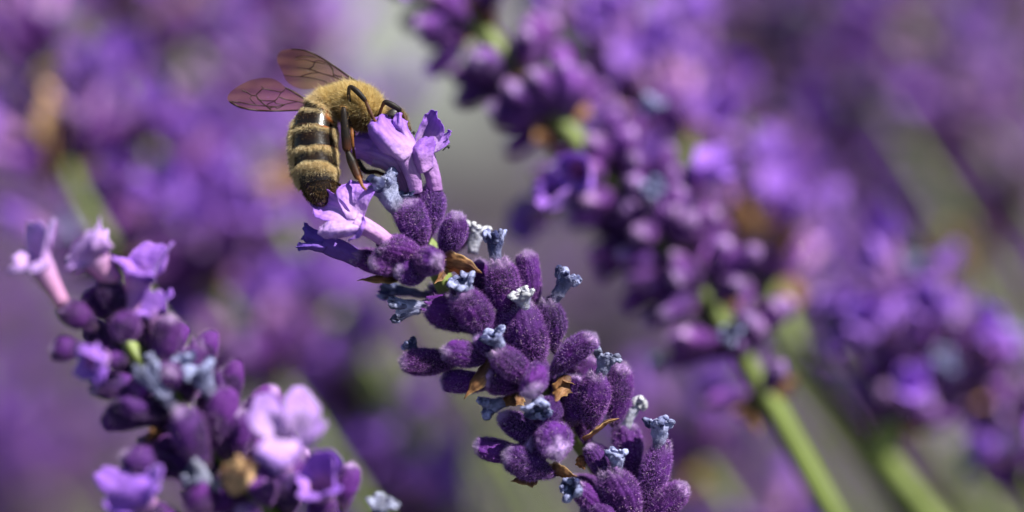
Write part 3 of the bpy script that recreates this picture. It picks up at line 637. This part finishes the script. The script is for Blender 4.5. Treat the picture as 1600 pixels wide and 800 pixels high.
limb('leg', [(552, 170, .9), (546, 158, 1.6), (545, 142, 1.9), (548, 136, 1.9), (558, 143, 2.0), (569, 155, 2.0), (572, 160, 2.0), (577, 172, 2.1), (583, 184, 2.2), (588, 191, 2.2), (592, 196, 2.0)],
     [2.2, 2.8, 3.0, 3.4, 4.6, 3.9, 2.4, 3.2, 2.5, 1.9, 1.4], [K, K, K, K, K, K, BN, BN, BN, AM, AM], 1000, .28, n=130)
limb('leg', [(586, 190, .6), (592, 180, 1.3), (597, 167, 1.5), (602, 160, 1.5), (612, 164, 1.5), (622, 170, 1.4), (624, 173, 1.3), (620, 184, 1.2), (616, 196, .6), (614, 208, 0)],
     [2, 2.5, 2.2, 4, 4.8, 4.0, 3.2, 3.2, 2.4, 1.6], [BN, BN, BN, K, K, K, K, K, K, BN], 450, .18, n=120)
limb('leg', [(552, 205, -1.2), (555, 240, -1.3), (562, 256, -1.4), (572, 268, -1.4), (590, 269, -1.3), (612, 280, -1.2), (622, 296, -1.0), (630, 306, -.8)],
     [3, 4, 4.6, 4.4, 3.4, 2.8, 2.2, 1.4], [K, K, K, K, BN, BN, BN, BN], 300, .16, n=110)
limb('leg', [(550, 200, 1.0), (550, 210, 1.4), (551, 222, 1.4), (552, 232, 1.2), (554, 246, 1.2), (560, 262, 1.4), (566, 278, 1.6)],
     [2.5, 2.8, 2.4, 2.0, 2.4, 2.0, 1.4], [BN, AM, AM, BN, BN, AM, AM], 700, .30, n=90)
limb('leg', [(530, 250, -.6), (524, 272, -.2), (527, 286, .4), (534, 290, .9), (541, 292, 1.3)], [2, 2.4, 2.2, 1.8, 1.2], [K, BN, AM, BN, BN], 120, .16, n=50)
limb('antenna', [(622, 176, -.2), (629, 178, .2), (633, 186, .4), (636, 196, .4), (637, 208, .2)], [1.4, 2.0, 2.0, 2.0, 1.6], [K, BN, BN, BN, BN], 0, n=50)
limb('antenna', [(622, 180, -1.6), (631, 184, -1.8), (638, 192, -1.9), (642, 204, -1.8)], [1.4, 2.0, 2.0, 1.6], [K, BN, BN, BN], 0, n=50)
# wings
def wpx(x, y): return 350 + x / 6.667, 70 + y / 6.667
def wing(outline, veins, zf, costal, glint=None):
    pts = catmull(np.array([wpx(*p) for p in outline + outline[:1]]), 150)[:-1]
    ctr = pts.mean(0)
    ripple = Noise(5)
    def zz(p): return zf(p[0], p[1]) + .10 * math.sin(p[0] * .16 + p[1] * .09) + .06 * math.sin(p[1] * .33)
    rings = []
    for s in np.linspace(1, .02, 16): rings.append([P(q[0], q[1], zz(q)) for q in ctr + (pts - ctr) * s])
    G = np.array(rings) - bee_base
    o = obj('wing', mesh('wing', G.reshape(-1, 3), grid_faces(*G.shape[:2]), M['wing']), bee); 
    Vs, Fs, off = [], [], 0
    for v_ in veins + [costal]:
        r_ = v_[0]; q = catmull(np.array([wpx(*p) for p in v_[1:]]), max(10, 9 * len(v_)))
        C = np.array([P(a[0], a[1], zz(a) + .01) for a in q]) - bee_base
        rr = np.linspace(1, .6, len(C)) * r_
        g_ = tube(C, rr, 8, ky=.7); Vs.append(g_.reshape(-1, 3)); Fs.append(grid_faces(*g_.shape[:2], off=off)); off += g_.shape[0] * 8
    obj('vein', mesh('vein', np.vstack(Vs), np.vstack(Fs), M['vein']), o)
    return o
v = .05
wing([(1480, 450), (1300, 330), (1100, 190), (950, 100), (830, 55), (700, 42), (600, 60), (555, 110), (555, 170), (590, 250), (615, 300), (650, 380), (730, 440), (840, 465), (1000, 450), (1120, 440), (1300, 430)],
     [(v * 1.3, (1450, 435), (1320, 410), (1150, 335), (1000, 292), (890, 255), (760, 240)), (v, (890, 255), (930, 225), (950, 185), (1010, 190), (1100, 210)), (v * 1.2, (1100, 205), (1135, 260), (1150, 310), (1230, 335), (1360, 370)), (v, (1150, 315), (1125, 328)),
      (v, (1100, 200), (1000, 165), (930, 180)), (v, (950, 185), (850, 155), (750, 158)), (v, (750, 160), (760, 130), (870, 120), (960, 135)), (v, (1270, 412), (1100, 405), (1050, 380), (930, 350), (800, 335), (700, 330), (620, 320)), (v, (800, 332), (900, 300), (985, 293)), (v, (930, 225), (880, 265))],
     lambda x, y: -.6 - (560 - x) / 18 * .16, (v * 1.9, (1475, 447), (1300, 328), (1100, 188), (950, 99), (830, 54), (700, 42)))
wing([(1080, 640), (870, 572), (750, 492), (650, 450), (580, 392), (500, 352), (400, 345), (280, 368), (150, 430), (60, 500), (35, 560), (60, 600), (110, 620), (180, 652), (300, 677), (450, 687), (600, 687), (760, 680), (950, 670)],
     [(v, (85, 590), (180, 602), (300, 625), (460, 640), (560, 640), (640, 620), (780, 590)), (v * 1.2, (490, 675), (400, 605), (340, 530), (370, 490), (410, 460), (500, 475), (595, 492), (640, 465)), (v * 1.6, (640, 450), (700, 480), (780, 530), (870, 580), (1000, 640)),
      (v, (340, 532), (295, 530), (275, 560), (330, 625)), (v, (350, 565), (410, 580), (530, 580), (575, 530), (600, 490)), (v, (530, 580), (545, 610), (640, 625)), (v, (575, 545), (650, 570), (780, 595), (900, 620)), (v * 1.3, (470, 660), (530, 645), (560, 660), (640, 620)),
      (v, (190, 475), (250, 500), (290, 530)), (v * .8, (390, 430), (415, 460)), (v, (440, 640), (470, 610), (530, 590))],
     lambda x, y: -.8 + (520 - x) / 18 * .10, (v * 2.0, (60, 590), (110, 622), (180, 653), (300, 678), (450, 688), (600, 688), (760, 682), (950, 672)))

# ================================================================== generated spikes
def lay_axis(pts, n=40):
    return catmull(np.array([P(*p) for p in pts]), n)
def whorl_spike(label, pts, whorls, seed, per=10, lib=MIDC, low=False, fresh=.25, dry=.2, bright=0, size=1.0, stem_r=.8, el=(28, 72), tan=(), lower=False, drift=0.0):
    random.seed(seed); rs = np.random.default_rng(seed)
    ax = lay_axis(pts); path = stem_path(ax[::4] if not np.allclose(ax[::4][-1], ax[-1]) else ax[::4], z_drift=drift)
    b0 = path[-1]; sp_ = thing('lavender_spike', label, 'lavender', b0, 'lavender spikes')
    add_stem(sp_, b0, path, stem_r, 10, 90)
    al = np.r_[0, np.cumsum(np.linalg.norm(np.diff(ax, axis=0), axis=1))]
    T, A, B = frames(ax)
    for wi, wq in enumerate(whorls):
        k = min(len(ax) - 1, int(wq * (len(ax) - 1))); o = ax[k]; up = -T[k]; a0 = rs.uniform(0, 6.28)
        m = (4 if lower and wi == len(whorls) - 1 else per) if wi else max(4, per - 3)
        for q in range(m):
            a = a0 + q * 2.399 + rs.normal() * .15; ang = math.radians(rs.uniform(*el) if wi else rs.uniform(10, 55))
            rad = A[k] * math.cos(a) + B[k] * math.sin(a); d = up * math.cos(ang) + rad * math.sin(ang)
            base = o + rad * .9 - up * rs.uniform(-.8, 1.4); ln_ = rs.uniform(4.8, 6.3) * size; wd = rs.uniform(2.0, 2.55) * size
            x = rs.random(); fl = x < fresh; dr = fresh <= x < fresh + dry
            add_calyx(sp_, b0, base, base + d * ln_, wd, not (fl or dr), lib)
            if fl: add_fresh(sp_, b0, base + d * ln_ * .8, base + d * (ln_ + 2.0 * size), 1.0 * size, low=low)
            if dr: add_dried(sp_, b0, base + d * ln_ * .85, base + d * (ln_ + 1.8 * size), 1.8 * size, low=True)
        for q in range(2):
            a = a0 + q * math.pi + .5; rad = A[k] * math.cos(a) + B[k] * math.sin(a)
            add_bract(sp_, b0, o + rad * .6 - up * 1.2, o + rad * 3.6 - up * .4 , 3.4 * size, None, None)
    for t3 in tan:
        for q in range(3):
            b_ = P(*t3) + rs.normal(size=3) * 1.2; add_bract(sp_, b0, b_, b_ + (0, 4.5, 2) + rs.normal(size=3) * 2, 3.8, 4 if q else 1, None)
    return sp_, b0

# ---- left, slightly out of focus, placed floret by floret
ZL = 9.0
axis = [P(190, 520, ZL - 1), P(225, 572, ZL - 1), P(300, 660, ZL - 1), P(380, 750, ZL - 1), P(450, 840, ZL - 1), P(540, 960, ZL - 1)]
path = stem_path(axis); BL = path[-1]
lsp = thing('lavender_spike', 'softly blurred lavender spike at lower left with pale open blossoms', 'lavender', BL, 'lavender spikes')
add_stem(lsp, BL, path, .8, 14, 120)
def PL(p): return P(p[0], p[1], ZL + (p[2] if len(p) > 2 else 0))
random.seed(3)
for b_, t_, wp, cl in [((152, 515, 0), (98, 474, 1), 46, 0), ((168, 500, -1.5), (135, 455, -2), 42, 1), ((188, 500, -.5), (176, 432, -.6), 46, 0), ((196, 506, 0), (198, 520, 3.4), 50, 1), ((135, 548, 0), (80, 542, 1), 42, 1), ((200, 565, 1), (160, 556, 2), 36, 0),
                       ((255, 568, -1), (248, 525, -1), 42, 0), ((322, 590, -1), (316, 516, -1), 40, 1), ((366, 640, -1), (356, 562, -1), 36, 1), ((250, 650, 0), (158, 640, .5), 56, 1), ((328, 735, 2), (270, 642, 3), 60, 1), ((352, 722, 0), (332, 606, .5), 62, 1),
                       ((380, 665, -1), (428, 602, -.5), 44, 1), ((290, 745, 1), (192, 704, 2), 50, 1), ((232, 600, -1), (206, 600, 2), 40, 1), ((270, 600, 0), (262, 585, 3), 44, 1), ((450, 800, 0), (444, 728, 1), 50, 0), ((420, 790, 1), (410, 740, 3), 50, 1),
                       ((500, 830, 0), (505, 770, 1), 46, 0), ((535, 800, -1), (545, 722, -1), 40, 1), ((330, 800, 2), (290, 770, 3), 54, 1), ((300, 820, 1), (215, 800, 2), 50, 0), ((580, 850, -1), (590, 800, 0), 44, 0), ((400, 830, 2), (370, 800, 4), 54, 1), ((470, 880, 2), (460, 820, 4), 54, 1),
                       ((300, 640, -3), (240, 640, -3), 54, 1), ((370, 700, -3), (400, 650, -3), 50, 1), ((420, 760, -2), (480, 700, -3), 50, 1)]:
    add_calyx(lsp, BL, PL(b_), PL(t_), S(wp * 1.0, ZL), bool(cl), MIDC)
axl = catmull(axis, 60); Tl, Al, Bl = frames(axl)
for wi, k in enumerate((3, 9, 15, 21, 27, 33, 39, 45)):
    for q in range(8):
        a = q * .785 + wi; rad = Al[k] * math.cos(a) + Bl[k] * math.sin(a)
        if rad[2] > .6 or (wi < 2 and rad[2] > -.1): continue
        d = -Tl[k] * .75 + rad * random.uniform(.6, 1.1); d /= np.linalg.norm(d); b_ = axl[k] + rad * .8
        add_calyx(lsp, BL, b_, b_ + d * random.uniform(4.6, 5.8), random.uniform(2.1, 2.5), q % 3 > 0, MIDC)
for b_, t_, s_, ro, vv in [((98, 474, 1), (66, 420, 2), 1.1, 1.9, 4), ((176, 440, -.6), (148, 404, .4), 1.3, .6, 5), ((205, 500, -1), (216, 438, -.5), 1.25, 2.2, 0), ((248, 540, -1), (240, 495, -.5), .8, 1, 3), ((165, 558, 2), (150, 562, 3.4), 1.0, .5, 1),
                           ((240, 800, 1), (215, 775, 3.0), 1.4, .4, 2), ((505, 800, 0), (503, 762, 1.6), 1.2, 2.6, 1)]:
    add_fresh(lsp, BL, PL(b_), PL(t_), s_, ro, var=vv)
lf = add_flower_tube(lsp, BL, [(446, 755, ZL), (443, 725, ZL + 1.5), (441, 700, ZL + 3), (441, 686, ZL + 3.6)], [11, 13, 16, 19], 6, c0=(.70, .34, .58))
LK = dict(zo=ZL + 5.2, c0=(.66, .45, .82), c1=(.54, .32, .80), c2=(.36, .16, .66))
add_petal(lf, BL, [[(424, 690, 0), (440, 678, -.5), (454, 686, 0)], [(398, 672, .6), (418, 650, 0), (445, 655, .5)], [(391, 650, -.6), (408, 628, -1.4), (436, 634, -.6)], [(398, 636, -1.4), (412, 618, -2.2), (432, 624, -1.4)]], seed=61, **LK)
add_petal(lf, BL, [[(438, 690, 0), (455, 678, -.6), (467, 690, 0)], [(444, 656, .5), (470, 645, -.3), (490, 668, .4)], [(444, 630, -.4), (470, 618, -1.5), (497, 642, -.6)], [(450, 618, -1.2), (468, 610, -2.2), (488, 626, -1.4)]], seed=62, **LK)
add_petal(lf, BL, [[(422, 682, .4), (442, 688, .8), (464, 686, .3)], [(404, 700, 1.2), (435, 712, 2.0), (468, 702, 1.2)], [(408, 718, 1.0), (436, 732, 1.8), (462, 718, 1.0)]], seed=63, **LK)
add_petal(lf, BL, [[(462, 682, .4), (466, 690, .6), (462, 698, .4)], [(486, 668, .8), (488, 684, 1.2), (480, 700, .8)], [(504, 656, .6), (507, 666, .8), (502, 678, .6)]], seed=64, **LK)
for b_, t_, wp, vv in [((300, 600, 0), (283, 552, .5), 34, 0), ((330, 620, 1), (308, 570, 2), 44, 3), ((275, 640, 1.5), (222, 566, 2), 44, 2), ((345, 760, 2), (290, 735, 3), 44, 2), ((592, 812, 0), (597, 780, .5), 42, 1)]:
    add_dried(lsp, BL, PL(b_), PL(t_), S(wp, ZL), vv)
add_bract(lsp, BL, PL((380, 770, 3)), PL((368, 712, 5.5)), S(62, ZL), 4, .1); add_bract(lsp, BL, PL((366, 775, 3)), PL((392, 722, 5)), S(52, ZL), 4, .6)
add_bract(lsp, BL, PL((250, 690, 0)), PL((232, 668, 1)), S(30, ZL), 1, .2)

# ---- right, blurred
whorl_spike('long blurred dark purple lavender spike right of centre, reaching the top edge', [(655, -30, -26), (745, 40, -26), (840, 150, -26), (935, 262, -26), (1010, 350, -26), (1075, 425, -26), (1150, 540, -26), (1225, 670, -27), (1300, 800, -28)],
            [.03, .12, .21, .30, .385, .46, .535, .605, .675, .75, .845], 11, per=13, fresh=.05, dry=.05, size=1.08, lower=True, stem_r=1.0, el=(38, 88), lib=MIDR)
whorl_spike('paler blurred lavender spike just behind the long one, overlapping its right side', [(945, 50, -52), (1020, 170, -51), (1110, 290, -50), (1190, 420, -48), (1240, 530, -46), (1290, 620, -45), (1440, 830, -45)], [.02, .13, .24, .35, .46, .56], 14, per=10, fresh=.6, dry=.03, stem_r=1.0, size=1.1, tan=[(1180, 400, -44)], lib=MIDR)
whorl_spike('blurred lavender spike on the right with bright violet blooms above a thick green stem', [(1400, 490, -42), (1425, 560, -42), (1400, 650, -42), (1385, 720, -42), (1470, 830, -43)], [.03, .2, .38, .52], 15, per=12, fresh=.42, dry=.1, stem_r=1.3, size=1.0, lib=MIDR)
whorl_spike('blurred lavender spike at the right edge, lower of the two there', [(1520, 560, -46), (1545, 600, -46), (1580, 700, -46), (1640, 830, -47)], [.03, .3, .55, .8], 16, per=11, fresh=.4, dry=.3, size=.9, lib=MIDR)
# ---- behind, strongly blurred
BGS = [
 ('blurred lavender spike at the left edge with pink violet blooms, upper left', [(60, 90, -50), (80, 190, -50), (120, 300, -50), (190, 420, -51)], [.03, .3, .62, .9], 12, .45, .15),
 ('blurred lavender spike above the pale blossoms of the lower left spike', [(225, 210, -62), (260, 310, -62), (330, 440, -62), (440, 600, -63)], [.03, .3, .6, .9], 13, .7, .05),
 ('blurred lavender spike at the upper left with dark gaps between its whorls', [(190, -90, -85), (240, 10, -85), (320, 130, -85), (420, 300, -85), (500, 430, -85)], [.03, .25, .48, .7, .92], 13, .3, .1),
 ('blurred lavender spike behind the bee wings, reaching the top edge', [(380, -110, -95), (440, 0, -95), (480, 110, -96), (560, 260, -96)], [.03, .3, .55], 13, .4, .05),
 ('blurred lavender spike below the bee, left of its flower cluster, above an olive stem', [(360, 370, -75), (430, 480, -75), (520, 600, -75), (600, 730, -75), (680, 860, -76)], [.03, .3, .55, .8], 14, .85, .05),
 ('blurred bright lavender spike at the bottom edge right of the sharp spike', [(1090, 720, -70), (1140, 790, -70), (1200, 900, -70)], [.1, .5], 10, .8, 0),
 ('blurred mauve lavender spike between the long spike and the right edge', [(1080, 130, -85), (1150, 230, -85), (1230, 360, -85), (1330, 500, -86)], [.03, .3, .6, .9], 12, .5, .05),
 ('very blurred lavender spike at the top right with a bright violet bloom', [(1330, -60, -110), (1420, 60, -110), (1510, 180, -110), (1600, 300, -110)], [.05, .35, .65, .95], 13, .2, .05),
 ('very blurred lavender spike at the right edge, upper, with a bright violet bloom', [(1430, 120, -120), (1500, 220, -120), (1580, 340, -120), (1660, 460, -120)], [.05, .35, .65], 13, .2, .05),
 ('very blurred lavender spike at the top between the long spike and the top right corner', [(1010, -150, -120), (1120, -20, -120), (1210, 100, -120), (1300, 240, -121)], [.05, .35, .65, .95], 12, .2, .05),
 ('very blurred lavender spike filling the gap left of the top right corner', [(1190, -140, -135), (1270, 20, -135), (1340, 160, -135), (1420, 300, -135)], [.05, .35, .65, .95], 13, .2, .05),
 ('very blurred dark lavender spike in the top right corner', [(1480, -160, -140), (1560, -20, -140), (1640, 130, -140)], [.1, .4, .8], 12, .15, .05),
 ('very blurred lavender spike at the top left corner', [(-60, -180, -130), (30, -60, -130), (110, 60, -130)], [.1, .4, .7], 12, .3, .05),
 ('very blurred lavender spike behind the lower left spike, at the bottom edge', [(560, 650, -110), (640, 780, -110), (720, 900, -110)], [.05, .4], 11, .4, .05),
 ('very blurred mauve lavender spike above the right hand blooms', [(1290, 300, -130), (1380, 430, -130), (1470, 560, -130)], [.05, .4, .75], 12, .4, .05),
 ('very blurred lavender spike at the lower left corner', [(-80, 560, -170), (10, 700, -170), (100, 840, -170)], [.05, .4, .75], 12, .5, .05),
]
def z_far(pts): return pts[0][2] < -165
TAN = {0: [(75, 240, -49)], 1: [(415, 312, -60)], 3: [(290, 70, -94)], 7: [(1500, 430, -105)], 10: [(1330, 400, -130)]}
r2 = np.random.default_rng(21)
for kk in range(60):
    while True:
        px_, py_, z_ = r2.uniform(-60, 1660), r2.uniform(-80, 760), -r2.uniform(170, 420)
        if not (400 + py_ * .55 < px_ < 780 + py_ * .55 and py_ < 400) and not (px_ > 1250 and py_ < 140): break
    dx = r2.uniform(.4, .7) * 75
    BGS.append(('far lavender spike blurred to a soft purple smear deep in the background', [(px_ + dx * k_, py_ + 75 * k_, z_) for k_ in range(4)], [.05, .3, .55, .8, .98], 9, .2, 0))
for kk, (lb, pts, wh, per, fr_, dr_) in enumerate(BGS):
    if z_far(pts): nw = wh
    else:
        al_ = lay_axis(pts); L_ = np.linalg.norm(np.diff(al_, axis=0), axis=1).sum(); nw = list(np.linspace(.03, .96, max(2, int(L_ / 6.5))))
    whorl_spike(lb, pts, nw, 40 + kk, per=per, lib=LOWC, low=True, fresh=fr_, dry=dr_, size=1.15, stem_r=.7, tan=TAN.get(kk, ()))
# bare green stems (their flower heads are cut off above the frame)
def bare_stem(label, pts, r):
    path = stem_path(lay_axis(pts)[::5]); b0 = path[-1]
    o = thing('lavender_plant', label, 'plant', b0, 'bare lavender stems'); add_stem(o, b0, path, r, 10, 70); return o
bare_stem('blurred olive green stem slanting down below the bee to the bottom edge', [(430, 330, -70), (520, 500, -70), (620, 660, -71), (720, 820, -72)], 1.2)
bare_stem('blurred olive green stem slanting down from the top edge past the long spike', [(900, -80, -100), (1020, 60, -100), (1120, 190, -101), (1220, 330, -102)], 1.4)
bare_stem('blurred green stem at the far right slanting down from the upper right', [(1380, 170, -105), (1480, 330, -105), (1580, 470, -106), (1680, 600, -107)], .8)

# low grey-green leaf mass of the lavender bushes, far below the flowers
r = np.random.default_rng(4); n = 16000
def leaf_mass(cx, cy, rx, ry, h, n):
    a = r.uniform(0, 6.28, n); q = np.sqrt(r.random(n)); x = cx + q * np.cos(a) * rx; y = cy + q * np.sin(a) * ry; z = (1 - q ** 2) * h * r.uniform(.3, 1, n)
    d = np.stack([r.normal(size=n) * .6 + np.cos(a) * q, r.normal(size=n) * .6 + np.sin(a) * q, r.uniform(.3, 1.4, n)], -1); d /= np.linalg.norm(d, axis=1)[:, None]
    s = np.cross(d, r.normal(size=(n, 3))); s /= np.linalg.norm(s, axis=1)[:, None]; b = np.stack([x, y, z], -1); L_ = r.uniform(25, 55, n)[:, None]; w_ = 2.2
    return np.stack([b - s * w_ * .4, b + s * w_ * .4, b + d * L_ * .6 + s * w_, b + d * L_, b + d * L_ * .6 - s * w_], 1).reshape(-1, 3)
V = np.vstack([leaf_mass(420, 780, 300, 320, 210, n), leaf_mass(-520, 760, 260, 300, 200, n // 2), leaf_mass(60, 420, 420, 180, 180, n)])
b5 = np.arange(len(V) // 5)[:, None] * 5
me = mesh('lavender_foliage', V, np.concatenate([b5 + [0, 1, 2], b5 + [0, 2, 3], b5 + [0, 3, 4]]), M['leaf'], smooth=False)
o = bpy.data.objects.new('lavender_foliage', me); link(o); o['kind'] = 'stuff'; o['label'] = 'grey green narrow leaves of the lavender bushes under the flower spikes'; o['category'] = 'foliage'
